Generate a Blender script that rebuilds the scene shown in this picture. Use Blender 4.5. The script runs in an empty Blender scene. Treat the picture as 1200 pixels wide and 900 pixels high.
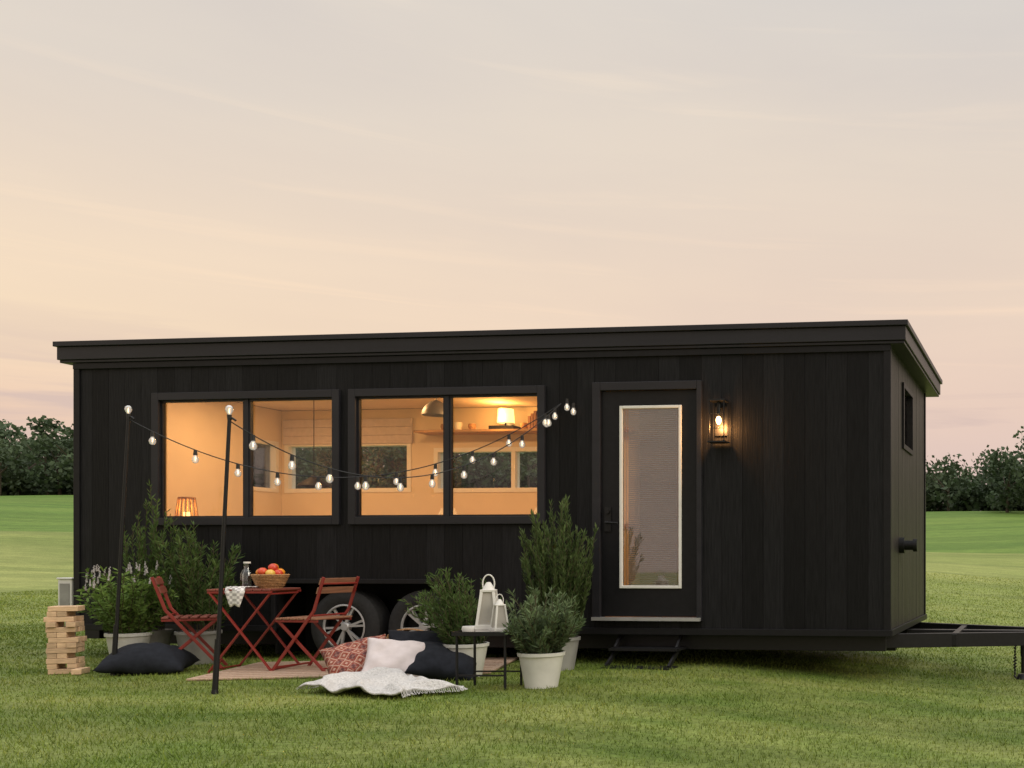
import bpy, math, random
import numpy as np
from mathutils import Vector, Matrix
random.seed(7); rng=np.random.default_rng(7)
scene=bpy.context.scene
COL=scene.collection

def lin(c):
    return tuple(((x/255)/12.92 if x/255<=0.04045 else ((x/255+0.055)/1.055)**2.4) for x in c)

# ------------------------------------------------------------------ materials
def new_mat(name):
    m=bpy.data.materials.new(name); m.use_nodes=True
    nt=m.node_tree
    return m,nt,nt.nodes["Principled BSDF"]
def setspec(b,v):
    if "Specular IOR Level" in b.inputs: b.inputs["Specular IOR Level"].default_value=v
def mat(name,col,rough=.6,metal=0,spec=.5,var=.15,scale=8,bump=0,stretch=(1,1,1),emit=None,estr=0,attr=None,col2=None):
    m,nt,b=new_mat(name)
    b.inputs["Roughness"].default_value=rough; b.inputs["Metallic"].default_value=metal; setspec(b,spec)
    tc=nt.nodes.new("ShaderNodeTexCoord"); mp=nt.nodes.new("ShaderNodeMapping"); mp.inputs["Scale"].default_value=stretch
    nz=nt.nodes.new("ShaderNodeTexNoise"); nz.inputs["Scale"].default_value=scale; nz.inputs["Detail"].default_value=5
    nt.links.new(tc.outputs["Object"],mp.inputs[0]); nt.links.new(mp.outputs[0],nz.inputs["Vector"])
    rp=nt.nodes.new("ShaderNodeValToRGB")
    c2=col2 if col2 else tuple(min(1,c*(1+var)) for c in col)
    c1=col if col2 else tuple(c*(1-var) for c in col)
    rp.color_ramp.elements[0].position=.3; rp.color_ramp.elements[1].position=.7
    rp.color_ramp.elements[0].color=(*c1,1); rp.color_ramp.elements[1].color=(*c2,1)
    nt.links.new(nz.outputs["Fac"],rp.inputs[0])
    out=rp.outputs[0]
    if attr:
        at=nt.nodes.new("ShaderNodeAttribute"); at.attribute_name="rnd"
        mr=nt.nodes.new("ShaderNodeMapRange"); mr.inputs[3].default_value=attr[0]; mr.inputs[4].default_value=attr[1]
        nt.links.new(at.outputs["Fac"],mr.inputs[0])
        mx=nt.nodes.new("ShaderNodeVectorMath"); mx.operation='SCALE'
        nt.links.new(out,mx.inputs[0]); nt.links.new(mr.outputs[0],mx.inputs["Scale"]); out=mx.outputs[0]
    nt.links.new(out,b.inputs["Base Color"])
    if bump:
        bp=nt.nodes.new("ShaderNodeBump"); bp.inputs["Strength"].default_value=bump; bp.inputs["Distance"].default_value=.01
        nt.links.new(nz.outputs["Fac"],bp.inputs["Height"]); nt.links.new(bp.outputs[0],b.inputs["Normal"])
    if emit:
        b.inputs["Emission Color"].default_value=(*emit,1); b.inputs["Emission Strength"].default_value=estr
    return m
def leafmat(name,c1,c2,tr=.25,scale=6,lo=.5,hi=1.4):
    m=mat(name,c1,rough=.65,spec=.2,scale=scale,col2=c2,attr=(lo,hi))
    if tr>0:
        nt=m.node_tree; b=nt.nodes["Principled BSDF"]; o=nt.nodes["Material Output"]
        t=nt.nodes.new("ShaderNodeBsdfTranslucent"); ms=nt.nodes.new("ShaderNodeMixShader"); ms.inputs[0].default_value=tr
        src=b.inputs["Base Color"].links[0].from_socket
        nt.links.new(src,t.inputs[0]); nt.links.new(b.outputs[0],ms.inputs[1]); nt.links.new(t.outputs[0],ms.inputs[2]); nt.links.new(ms.outputs[0],o.inputs[0])
    return m
def glassmat(name,tint=(1,1,1),fac=1.0,rough=.02,ior=1.35):
    m=bpy.data.materials.new(name); m.use_nodes=True; nt=m.node_tree; nt.nodes.clear()
    o=nt.nodes.new("ShaderNodeOutputMaterial"); t=nt.nodes.new("ShaderNodeBsdfTransparent"); t.inputs[0].default_value=(*tint,1)
    g=nt.nodes.new("ShaderNodeBsdfGlossy"); g.inputs["Roughness"].default_value=rough
    f=nt.nodes.new("ShaderNodeFresnel"); f.inputs[0].default_value=ior
    mu=nt.nodes.new("ShaderNodeMath"); mu.operation='MULTIPLY'; mu.inputs[1].default_value=fac
    ms=nt.nodes.new("ShaderNodeMixShader")
    nt.links.new(f.outputs[0],mu.inputs[0]); nt.links.new(mu.outputs[0],ms.inputs[0]); nt.links.new(t.outputs[0],ms.inputs[1]); nt.links.new(g.outputs[0],ms.inputs[2]); nt.links.new(ms.outputs[0],o.inputs[0])
    return m

M={}
M['board']=mat("charred_board",(.0050,.0052,.0060),rough=.55,spec=.15,col2=(.0118,.0118,.0132),scale=5,stretch=(14,14,.9),bump=.4,attr=(.6,1.5))
M['board_end']=mat("charred_board_lit_end",(.013,.012,.011),rough=.5,spec=.25,col2=(.030,.027,.023),scale=5,stretch=(14,14,.9),bump=.4,attr=(.75,1.4))  # same charred board, paler and browner: the end wall's side light put into colour
M['trim']=mat("black_trim",(.010,.010,.0115),rough=.45,spec=.2,scale=20)
M['fascia']=mat("dark_metal_fascia",(.018,.018,.022),rough=.42,spec=.28,scale=3,stretch=(.3,3,3))
M['black']=mat("black_paint",(.006,.006,.006),rough=.6,spec=.2)
M['steel']=mat("black_steel",(.010,.010,.011),rough=.45,spec=.3,scale=30)
M['cream']=mat("cream_wall",(.70,.60,.46),rough=.8,var=.04,scale=3)
M['woodint']=mat("interior_wood",(.42,.25,.12),rough=.5,var=.25,scale=4,stretch=(1,8,8))
M['white']=mat("white_paint",(.75,.74,.70),rough=.5,var=.04)
M['blind']=mat("blind_slat",(.70,.72,.72),rough=.5,var=.04)
M['glass']=glassmat("window_glass",(.97,.97,.96),fac=.9,ior=1.33)
M['doorglass']=glassmat("door_glass",(.85,.87,.88),fac=3.0,ior=1.45)
M['rubber']=mat("tyre_rubber",(.022,.022,.022),rough=.8,scale=40,bump=.3,spec=.3)
M['alloy']=mat("alloy_rim",(.42,.42,.42),rough=.4,metal=.4,var=.1)
M['pot']=mat("white_enamel_pot",(.58,.58,.54),rough=.45,var=.14,scale=5)
M['zinc']=mat("zinc_pot",(.32,.32,.31),rough=.5,metal=.3,var=.2,scale=6)
M['soil']=mat("soil",(.03,.02,.013),rough=.95,var=.5,scale=40,bump=1)
M['red']=mat("red_paint_metal",(.22,.022,.016),rough=.45,var=.15,scale=12)
M['slat']=mat("stained_wood_slat",(.27,.13,.075),rough=.55,var=.3,scale=6,stretch=(1,12,12),bump=.2)
M['redslat']=mat("red_wood_slat",(.19,.05,.034),rough=.55,var=.25,scale=8)
M['jenga']=mat("pine_block",(.56,.39,.24),rough=.65,var=.18,scale=6,stretch=(3,3,12),attr=(.75,1.2))
M['wicker']=mat("wicker",(.38,.21,.09),rough=.7,var=.35,scale=60,bump=.8)
M['rug']=mat("jute_rug",(.42,.30,.21),rough=.95,var=.25,scale=60,bump=.8)
M['navy']=mat("navy_fabric",(.014,.016,.021),rough=.9,var=.2,scale=30,bump=.2,spec=.2)
M['linen']=mat("white_linen",(.58,.52,.51),rough=.9,var=.06,scale=20,bump=.2)
M['knit']=mat("white_knit",(.52,.51,.49),rough=.95,var=.18,scale=70,bump=1)
M['lwhite']=mat("lantern_white",(.68,.67,.63),rough=.45,var=.04)
M['lpanel']=mat("lantern_panel",(.36,.34,.30),rough=.5,var=.1)
M['cord']=mat("black_cord",(.01,.01,.01),rough=.6)
M['warm']=mat("lamp_shade_glow",(.9,.6,.25),emit=(1,.62,.2),estr=2.6)
M['filament']=mat("lit_filament",(1,.7,.3),emit=(1,.58,.22),estr=12)
M['stem']=mat("stem",(.06,.05,.02),rough=.8)
M['bark']=mat("bark",(.06,.045,.03),rough=.9,bump=1,scale=12)
def bulbmat():
    m=bpy.data.materials.new("clear_bulb"); m.use_nodes=True; nt=m.node_tree; nt.nodes.clear()
    o=nt.nodes.new("ShaderNodeOutputMaterial"); t=nt.nodes.new("ShaderNodeBsdfTransparent")
    g=nt.nodes.new("ShaderNodeBsdfGlossy"); g.inputs["Roughness"].default_value=.08
    e=nt.nodes.new("ShaderNodeEmission"); e.inputs[0].default_value=(1,.88,.72,1); e.inputs[1].default_value=.8
    lw=nt.nodes.new("ShaderNodeLayerWeight"); lw.inputs[0].default_value=.5
    m1=nt.nodes.new("ShaderNodeMixShader"); m2=nt.nodes.new("ShaderNodeMixShader"); m1.inputs[0].default_value=.4
    nt.links.new(t.outputs[0],m1.inputs[1]); nt.links.new(e.outputs[0],m1.inputs[2])
    nt.links.new(lw.outputs["Facing"],m2.inputs[0]); nt.links.new(m1.outputs[0],m2.inputs[1]); nt.links.new(g.outputs[0],m2.inputs[2]); nt.links.new(m2.outputs[0],o.inputs[0])
    return m
M['bulb']=bulbmat()
def kilim():
    m,nt,b=new_mat("red_kilim_fabric"); b.inputs["Roughness"].default_value=.9; setspec(b,.1)
    tc=nt.nodes.new("ShaderNodeTexCoord")
    w=nt.nodes.new("ShaderNodeTexVoronoi"); w.voronoi_dimensions='2D'; w.distance='MANHATTAN'; w.inputs["Scale"].default_value=11; w.inputs["Randomness"].default_value=.2
    w2=nt.nodes.new("ShaderNodeTexVoronoi"); w2.voronoi_dimensions='2D'; w2.distance='MANHATTAN'; w2.inputs["Scale"].default_value=40; w2.inputs["Randomness"].default_value=.5
    for q in (w,w2): nt.links.new(tc.outputs["Object"],q.inputs["Vector"])
    r=nt.nodes.new("ShaderNodeValToRGB"); e=r.color_ramp; e.interpolation='CONSTANT'
    e.elements[0].color=(.45,.30,.23,1); e.elements[1].color=(.20,.045,.032,1); e.elements[1].position=.14
    for p,c in ((.30,(.32,.11,.07,1)),(.42,(.46,.34,.27,1)),(.50,(.22,.055,.04,1)),(.72,(.12,.05,.05,1))):
        x=e.elements.new(p); x.color=c
    nt.links.new(w.outputs["Distance"],r.inputs[0])
    mx=nt.nodes.new("ShaderNodeMix"); mx.data_type='RGBA'; mx.inputs["B"].default_value=(.40,.22,.17,1)
    rr=nt.nodes.new("ShaderNodeValToRGB"); rr.color_ramp.elements[0].position=.45; rr.color_ramp.elements[1].position=.8; rr.color_ramp.elements[1].color=(.5,.5,.5,1)
    nt.links.new(w2.outputs["Distance"],rr.inputs[0]); nt.links.new(rr.outputs[0],mx.inputs["Factor"]); nt.links.new(r.outputs[0],mx.inputs["A"]); nt.links.new(mx.outputs["Result"],b.inputs["Base Color"])
    return m
M['kilim']=kilim()
def checkmat():
    m,nt,b=new_mat("checked_napkin_fabric"); b.inputs["Roughness"].default_value=.9
    tc=nt.nodes.new("ShaderNodeTexCoord"); c=nt.nodes.new("ShaderNodeTexChecker"); c.inputs["Scale"].default_value=45
    c.inputs[1].default_value=(.75,.73,.7,1); c.inputs[2].default_value=(.40,.38,.37,1)
    nt.links.new(tc.outputs["Object"],c.inputs[0]); nt.links.new(c.outputs[0],b.inputs["Base Color"]); return m
M['check']=checkmat()

# ------------------------------------------------------------------ mesh builder
def empty(name,loc=(0,0,0),rotz=0):
    e=bpy.data.objects.new(name,None); e.location=loc; e.rotation_euler=(0,0,rotz); COL.objects.link(e); e.empty_display_size=.1; return e
class MB:
    def __init__(s): s.v=[]; s.f=[]; s.m=[]; s.r=[]
    def add(s,vs,fs,mi=0,r=None):
        o=len(s.v); r=random.random() if r is None else r
        s.v+= [tuple(x) for x in vs]; s.r+=[r]*len(vs)
        for f in fs: s.f.append(tuple(i+o for i in f)); s.m.append(mi)
    def box(s,x0,x1,y0,y1,z0,z1,mi=0,r=None):
        s.add([(x0,y0,z0),(x1,y0,z0),(x1,y1,z0),(x0,y1,z0),(x0,y0,z1),(x1,y0,z1),(x1,y1,z1),(x0,y1,z1)],
              [(0,3,2,1),(4,5,6,7),(0,1,5,4),(1,2,6,5),(2,3,7,6),(3,0,4,7)],mi,r)
    def obox(s,c,ax,ay,az,mi=0,r=None):
        c=Vector(c);ax=Vector(ax);ay=Vector(ay);az=Vector(az)
        vs=[c+sx*ax+sy*ay+sz*az for sz in(-1,1) for sx,sy in((-1,-1),(1,-1),(1,1),(-1,1))]
        s.add(vs,[(0,3,2,1),(4,5,6,7),(0,1,5,4),(1,2,6,5),(2,3,7,6),(3,0,4,7)],mi,r)
    def bar(s,p0,p1,w,h,mi=0,up=(0,0,1)):
        p0=Vector(p0);p1=Vector(p1);d=(p1-p0);L=d.length;d.normalize();u=Vector(up)
        if abs(d.dot(u))>.98:u=Vector((1,0,0))
        a=d.cross(u).normalized();b=a.cross(d).normalized()
        s.obox((p0+p1)/2,d*L/2,a*w/2,b*h/2,mi)
    def cyl(s,p0,p1,r0,r1=None,n=12,mi=0,cap=True):
        r1=r0 if r1 is None else r1
        p0=Vector(p0);p1=Vector(p1);d=(p1-p0).normalized();u=Vector((0,0,1)) if abs(d.z)<.95 else Vector((1,0,0))
        a=d.cross(u).normalized();b=d.cross(a).normalized()
        vs=[]
        for p,r in((p0,r0),(p1,r1)):
            for i in range(n):
                t=2*math.pi*i/n; vs.append(p+a*math.cos(t)*r+b*math.sin(t)*r)
        fs=[(i,(i+1)%n,n+(i+1)%n,n+i) for i in range(n)]
        if cap: fs+=[tuple(range(n))[::-1],tuple(range(n,2*n))]
        s.add(vs,fs,mi)
    def tube(s,pts,r,n=6,mi=0):
        for a,b in zip(pts[:-1],pts[1:]): s.cyl(a,b,r,r,n,mi)
    def lathe(s,c,prof,n=24,mi=0,axis='z',jit=0):
        vs=[];c=Vector(c)
        for (r,h) in prof:
            for i in range(n):
                t=2*math.pi*i/n; q=r*(1+jit*random.uniform(-1,1))
                if axis=='z': vs.append(c+Vector((q*math.cos(t),q*math.sin(t),h)))
                else: vs.append(c+Vector((q*math.cos(t),h,q*math.sin(t))))
        fs=[]
        for k in range(len(prof)-1):
            for i in range(n): fs.append((k*n+i,k*n+(i+1)%n,(k+1)*n+(i+1)%n,(k+1)*n+i))
        s.add(vs,fs,mi)
    def sph(s,c,r,mi=0,n=12,sc=(1,1,1)):
        prof=[(max(1e-4,r*math.sin(math.pi*k/8)),-r*math.cos(math.pi*k/8)*sc[2]) for k in range(9)]
        s.lathe(c,prof,n,mi)
    def obj(s,name,mats,parent=None,smooth=False,bevel=0,loc=None,rot=None):
        me=bpy.data.meshes.new(name); me.from_pydata(s.v,[],s.f)
        for m in (mats if isinstance(mats,(list,tuple)) else [mats]): me.materials.append(m)
        me.polygons.foreach_set("material_index",s.m)
        at=me.attributes.new("rnd",'FLOAT','POINT'); at.data.foreach_set("value",s.r)
        me.update(); o=bpy.data.objects.new(name,me); COL.objects.link(o)
        if smooth:
            me.polygons.foreach_set("use_smooth",[True]*len(me.polygons))
            md=o.modifiers.new("es",'EDGE_SPLIT'); md.split_angle=math.radians(40)
        if bevel:
            b=o.modifiers.new("bv",'BEVEL'); b.width=bevel; b.segments=2; b.limit_method='ANGLE'
        if parent: o.parent=parent
        if loc: o.location=loc
        if rot: o.rotation_euler=rot
        return o
def npmesh(name,V,F,mt,rnd=None,parent=None):
    me=bpy.data.meshes.new(name); nv=len(V); nf,k=F.shape
    me.vertices.add(nv); me.vertices.foreach_set("co",V.astype(np.float32).ravel())
    me.loops.add(nf*k); me.loops.foreach_set("vertex_index",F.astype(np.int32).ravel())
    me.polygons.add(nf); me.polygons.foreach_set("loop_start",np.arange(0,nf*k,k,dtype=np.int32))
    me.polygons.foreach_set("loop_total",np.full(nf,k,dtype=np.int32))
    me.update(calc_edges=True)
    if rnd is not None:
        at=me.attributes.new("rnd",'FLOAT','POINT'); at.data.foreach_set("value",rnd.astype(np.float32))
    me.materials.append(mt); o=bpy.data.objects.new(name,me); COL.objects.link(o)
    if parent:o.parent=parent
    return o

# ------------------------------------------------------------------ terrain
def sstep(a,b,x):
    t=np.clip((x-a)/(b-a),0,1); return t*t*(3-2*t)
def terrain(x,y):
    x=np.asarray(x,float); y=np.asarray(y,float)
    d=y+8.7; d=np.where(d<0,0,d)
    kd=[0,13,20,28,35,39,46,80,95,140,700]
    zl=[0,0,.45,1.25,2.0,2.02,1.9,6.6,7.4,9.5,12]
    zr=[0,0,.30,.85,1.38,1.38,1.35,4.7,5.3,6.2,8]
    L=np.interp(d,kd,zl); R=np.interp(d,kd,zr)
    w=sstep(-45,0,x)
    z=L*(1-w)+R*w
    roll=sstep(14,30,d)*(.28*np.sin(x*.11+.8)*np.cos(y*.07)+.16*np.sin(x*.23+y*.1))*sstep(95,60,d)
    z=z+roll
    z=z-.22*sstep(5.6,9.2,x)*sstep(25,8,y)
    z=z+.012*np.sin(x*1.3+.7*y)*np.cos(y*1.1-.3*x)*sstep(-1.5,-4,y)
    return z
xs=np.unique(np.concatenate([np.linspace(-600,-100,18),np.linspace(-100,-10,70),np.linspace(-10,16,105),np.linspace(16,60,30),np.linspace(60,600,24)]))
ys=np.unique(np.concatenate([np.linspace(-60,-9,20),np.linspace(-9,8,69),np.linspace(8,100,120),np.linspace(100,650,30)]))
X,Y=np.meshgrid(xs,ys); Z=terrain(X,Y)
V=np.stack([X.ravel(),Y.ravel(),Z.ravel()],1); nx=len(xs); ny=len(ys)
i=np.arange((nx-1)*(ny-1)); a=(i//(nx-1))*nx+i%(nx-1)
F=np.stack([a,a+1,a+nx+1,a+nx],1)

def grassnodes(name,blade):
    m,nt,b=new_mat(name); b.inputs["Roughness"].default_value=.75; setspec(b,.15)
    g=nt.nodes.new("ShaderNodeNewGeometry"); N=nt.nodes; Lk=nt.links
    def noise(sc,st=(1,1,1),det=4):
        mp=N.new("ShaderNodeMapping"); mp.inputs["Scale"].default_value=st; n=N.new("ShaderNodeTexNoise"); n.inputs["Scale"].default_value=sc; n.inputs["Detail"].default_value=det
        Lk.new(g.outputs["Position"],mp.inputs[0]); Lk.new(mp.outputs[0],n.inputs["Vector"]); return n.outputs["Fac"]
    def ramp(src,p0,p1,c0,c1):
        r=N.new("ShaderNodeValToRGB"); r.color_ramp.elements[0].position=p0; r.color_ramp.elements[1].position=p1
        r.color_ramp.elements[0].color=(*c0,1); r.color_ramp.elements[1].color=(*c1,1); Lk.new(src,r.inputs[0]); return r.outputs[0]
    def mix(f,A,B,bl='MIX'):
        x=N.new("ShaderNodeMix"); x.data_type='RGBA'; x.blend_type=bl
        if isinstance(f,(int,float)): x.inputs["Factor"].default_value=f
        else: Lk.new(f,x.inputs["Factor"])
        Lk.new(A,x.inputs["A"]); Lk.new(B,x.inputs["B"]); return x.outputs["Result"]
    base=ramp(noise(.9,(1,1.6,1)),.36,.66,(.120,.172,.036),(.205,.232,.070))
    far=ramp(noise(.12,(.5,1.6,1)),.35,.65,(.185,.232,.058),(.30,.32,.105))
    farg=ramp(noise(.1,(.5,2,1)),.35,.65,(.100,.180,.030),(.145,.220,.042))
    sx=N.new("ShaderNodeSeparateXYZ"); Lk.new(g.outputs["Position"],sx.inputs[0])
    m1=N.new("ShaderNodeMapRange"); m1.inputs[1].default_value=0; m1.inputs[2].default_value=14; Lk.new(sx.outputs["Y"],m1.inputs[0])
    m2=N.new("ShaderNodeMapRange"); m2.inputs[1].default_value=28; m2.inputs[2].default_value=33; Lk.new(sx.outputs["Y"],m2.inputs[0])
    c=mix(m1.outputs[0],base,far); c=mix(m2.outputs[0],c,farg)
    st=ramp(noise(.35,(.15,2.2,1),2),.42,.58,(.86,.89,.84),(1.10,1.09,1.08)); c=mix(1.0,c,st,'MULTIPLY')
    fine=ramp(noise(30,(1,1,1),6),.3,.7,(.6,.6,.55),(1.2,1.2,1.2))
    if not blade:
        c=mix(1.0,c,fine,'MULTIPLY')
        c=mix(1.0,c,ramp(noise(2.2,(.6,2.5,1),5),.35,.65,(.82,.84,.80),(1.12,1.12,1.12)),'MULTIPLY')
    else:
        at=N.new("ShaderNodeAttribute"); at.attribute_name="rnd"
        r=N.new("ShaderNodeValToRGB"); e=r.color_ramp; e.elements[0].color=(.58,.66,.48,1); e.elements[1].color=(1.8,1.6,1.35,1)
        x=e.elements.new(.5); x.color=(1.05,1.12,.9,1); x=e.elements.new(.85); x.color=(1.3,1.38,1.0,1)
        Lk.new(at.outputs["Fac"],r.inputs[0]); c=mix(1.0,c,r.outputs[0],'MULTIPLY')
    Lk.new(c,b.inputs["Base Color"])
    if blade:
        t=N.new("ShaderNodeBsdfTranslucent"); Lk.new(c,t.inputs[0]); ms=N.new("ShaderNodeMixShader"); ms.inputs[0].default_value=.3
        Lk.new(b.outputs[0],ms.inputs[1]); Lk.new(t.outputs[0],ms.inputs[2]); Lk.new(ms.outputs[0],N["Material Output"].inputs[0])
    else:
        bp=N.new("ShaderNodeBump"); bp.inputs["Strength"].default_value=.6; bp.inputs["Distance"].default_value=.03
        Lk.new(noise(18,(1,1,1),6),bp.inputs["Height"]); Lk.new(bp.outputs[0],b.inputs["Normal"])
    return m
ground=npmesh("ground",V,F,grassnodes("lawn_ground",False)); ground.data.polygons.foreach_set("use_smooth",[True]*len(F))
N=520000
px=rng.uniform(-13,13,N*3); py=rng.uniform(-5.6,15,N*3)
d=py+8.7
keep=(rng.random(N*3)<np.clip((4.0/d)**1.3,0,1))&(px>9.3-1.28*d-1.5)&(px<9.3+.3*d+1.5)
px=px[keep][:N]; py=py[keep][:N]
def inrug(x,y):
    c,s=math.cos(math.radians(19)),math.sin(math.radians(19)); u=(x-2.65)*c+(y+1.6)*s; v=-(x-2.65)*s+(y+1.6)*c
    return (u>-.02)&(u<2.2)&(v>-.02)&(v<1.32)
k=~inrug(px,py); px=px[k];py=py[k];n=len(px); d=py+8.7
pz=terrain(px,py)
clump=.78+.22*np.sin(px*3.1+np.sin(py*2.3)*2)*np.sin(py*2.7+np.cos(px*1.9)*2)+.12*np.sin(px*11+3*np.sin(py*7))*np.sin(py*13)+.25*rng.random(n)
h=rng.uniform(.015,.033,n)*clump*np.where(rng.random(n)<.02,1.5,1)
w=rng.uniform(.0022,.004,n)*np.clip(d/5,1,3)
az=rng.uniform(0,6.283,n); lean=rng.uniform(.2,1.1,n)*h; la=rng.uniform(0,6.283,n)
V=np.zeros((n,3,3)); dx=np.cos(az)*w; dy=np.sin(az)*w
V[:,0]=np.stack([px-dx,py-dy,pz-.004],1); V[:,1]=np.stack([px+dx,py+dy,pz-.004],1)
V[:,2]=np.stack([px+np.cos(la)*lean,py+np.sin(la)*lean,pz+h],1)
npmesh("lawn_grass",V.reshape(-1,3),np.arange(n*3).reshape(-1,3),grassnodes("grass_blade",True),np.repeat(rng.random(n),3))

# ------------------------------------------------------------------ distant trees
def quadleaves(P,S,asp=.7):
    n=len(P); a=rng.normal(size=(n,3)); a/=np.linalg.norm(a,axis=1)[:,None]; b=rng.normal(size=(n,3)); b-=a*(a*b).sum(1)[:,None]; b/=np.linalg.norm(b,axis=1)[:,None]
    S=S[:,None]; V=np.stack([P-a*S,P-b*S*asp,P+a*S,P+b*S*asp],1); return V.reshape(-1,3)
TV=[];TR=[]; trunks=MB()
def clumpq(C,R,m,ls,t0,f):
    dv=rng.normal(size=(m,3)); dv/=np.linalg.norm(dv,axis=1)[:,None]
    P=C+dv*R*rng.uniform(.45,1.18,(m,1))*np.array([1,1,.85])
    TV.append(quadleaves(P,rng.uniform(.5,1.2,m)*ls))
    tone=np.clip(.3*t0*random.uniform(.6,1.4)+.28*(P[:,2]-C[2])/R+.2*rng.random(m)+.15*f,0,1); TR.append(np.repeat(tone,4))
def tree(x,y,H,Wd,nq,ls):
    z=float(terrain(x,y)); t0=random.uniform(.5,1.3)
    trunks.cyl((x,y,z-.3),(x+random.uniform(-.3,.3),y,z+H*.55),.16,.07,6)
    for _ in range(3):
        a=random.uniform(0,6.28); trunks.cyl((x,y,z+H*.35),(x+math.cos(a)*Wd*.35,y+math.sin(a)*Wd*.35,z+H*.65),.07,.03,5)
    nc=random.randint(10,15)
    for c in range(nc):
        f=random.uniform(.15,.92); cz=z+H*f; rr=Wd*.5*(1-abs(f-.4)*.8)
        a=random.uniform(0,6.28); q=rr*random.uniform(.2,.9)
        clumpq(np.array([x+q*math.cos(a),y+q*math.sin(a),cz]),Wd*random.uniform(.14,.28),nq//nc,ls,t0,f)
def understory(x,y,hh):
    # bushes that close the base of the wood
    for _ in range(5):
        xx=x+random.uniform(-1.4,1.4); yy=y+random.uniform(-1.2,1.2); z=float(terrain(xx,yy))
        clumpq(np.array([xx,yy,z+random.uniform(.1,.8)*hh]),random.uniform(.7,1.2),60,.34,random.uniform(.3,.9),.1)
x=-150
while x<62:
    left=x<-25
    hv=1+.16*math.sin(x*.21)+.12*math.sin(x*.53+1)
    for row in range(3 if left else 2):
        y=76+row*7+random.uniform(-2,2)+ (0 if left else random.uniform(-3,3))
        H=(random.uniform(4.8,6.6)+row*1.3)*hv if left else (random.uniform(3.0,4.2)+row*.9)*hv
        if -25<=x<-5: H*=1.15
        tree(x+random.uniform(-1,1),y,H,random.uniform(4.2,6.8),430,.25)
    understory(x,77,2.2); understory(x+1,84,2.6)
    x+=2.2
x=-190
while x<-30:
    tree(x+random.uniform(-1,1),122+random.uniform(-6,6),random.uniform(8.5,12.5),random.uniform(7,10),480,.45); x+=3.2
x=-30
while x<70:
    tree(x+random.uniform(-1,1),118+random.uniform(-6,6),random.uniform(4.5,6.5),random.uniform(6,9),380,.42); x+=3.6
for (tx,ty,H) in ((9.6,66,7.0),(12,68,8.0),(15,67,6.5),(19,70,7.5),(6.4,69,4.5),(24,69,8.5)): tree(tx,ty,H,4.8,1200,.2)
V=np.concatenate(TV); R=np.concatenate(TR)
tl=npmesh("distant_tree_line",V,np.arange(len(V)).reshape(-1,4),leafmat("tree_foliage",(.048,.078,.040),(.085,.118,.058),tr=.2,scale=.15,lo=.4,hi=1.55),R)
trunks.obj("trunks",M['bark'],tl)

# ------------------------------------------------------------------ tiny house
H=empty("tiny_house")
LX=7.92; WY=2.60; ZB=.30; ZT=2.86
def cells(xr,zr,ops):
    xe=sorted(set([xr[0],xr[1]]+[v for o in ops for v in o[:2] if xr[0]<v<xr[1]])); ze=sorted(set([zr[0],zr[1]]+[v for o in ops for v in o[2:] if zr[0]<v<zr[1]]))
    for a,b in zip(xe[:-1],xe[1:]):
        run=None
        for c,e in zip(ze[:-1],ze[1:]):
            xm,zm=(a+b)/2,(c+e)/2
            hole=any(o[0]<xm<o[1] and o[2]<zm<o[3] for o in ops)
            if hole:
                if run: yield a,b,run[0],run[1]
                run=None
            else: run=(run[0],e) if run else (c,e)
        if run: yield a,b,run[0],run[1]
def boards(mb,axis,r0,r1,ops,fixed,sgn,wd=.185):
    cuts=sorted(set([r0,r1]+[v for o in ops for v in o[:2] if r0<v<r1]))
    E=[]
    for a,b in zip(cuts[:-1],cuts[1:]):
        k=max(1,round((b-a)/wd)); E+=[(a+(b-a)*i/k,a+(b-a)*(i+1)/k) for i in range(k)]
    for a,b in E:
        off=random.uniform(-.001,.001); rr=random.random()
        for (_,_,z0,z1) in cells((a,b),(ZB,ZT),[o for o in ops]):
            g=.0013; t0,t1=fixed+sgn*off,fixed-sgn*.02
            lo,hi=min(t0,t1),max(t0,t1)
            if axis=='x': mb.box(a+g,b-g,lo,hi,z0,z1,0,rr)
            else: mb.box(lo,hi,a+g,b-g,z0,z1,0,rr)
W1=(.866,2.703,1.312,2.49); W2=(2.875,4.713,1.312,2.49); D=(5.217,6.216,.396,2.527); WH=(2.10,3.95,0,.72)
FO=[W1,W2,D,WH]
BO=[(.16,1.75,1.77,2.34),(2.08,4.0,1.76,2.25)]
SO=[(.80,1.45,2.03,2.62)]
LO=[(2.02,2.42,1.77,2.34)]
mb=MB(); boards(mb,'x',0.0,LX,FO,0,-1); mb.obj("front_wall_boards",M['board'],H)
mb=MB(); boards(mb,'x',0.0,LX,BO,WY,1); mb.obj("rear_wall_boards",M['board'],H)
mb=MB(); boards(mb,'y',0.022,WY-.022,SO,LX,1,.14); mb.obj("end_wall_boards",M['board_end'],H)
mb=MB(); boards(mb,'y',0.022,WY-.022,LO,0,-1); mb.obj("end_wall_boards",M['board'],H)
mb=MB()
for a,b,c,e in cells((.022,LX-.022),(ZB+.01,ZT),FO): mb.box(a,b,.023,.085,c,e)
for a,b,c,e in cells((.022,LX-.022),(ZB+.01,ZT),BO): mb.box(a,b,WY-.085,WY-.023,c,e)
for a,b,c,e in cells((.087,WY-.087),(ZB+.01,ZT),SO): mb.box(LX-.085,LX-.023,a,b,c,e)
for a,b,c,e in cells((.087,WY-.087),(ZB+.01,ZT),LO): mb.box(.023,.085,a,b,c,e)
mb.obj("wall_core",M['black'],H)
WH2=(2.0,4.05,0,.80)
mb=MB()
for a,b,c,e in cells((.10,LX-.10),(.42,2.74),[W1,W2,D,WH2]): mb.box(a,b,.088,.10,c,e)
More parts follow.
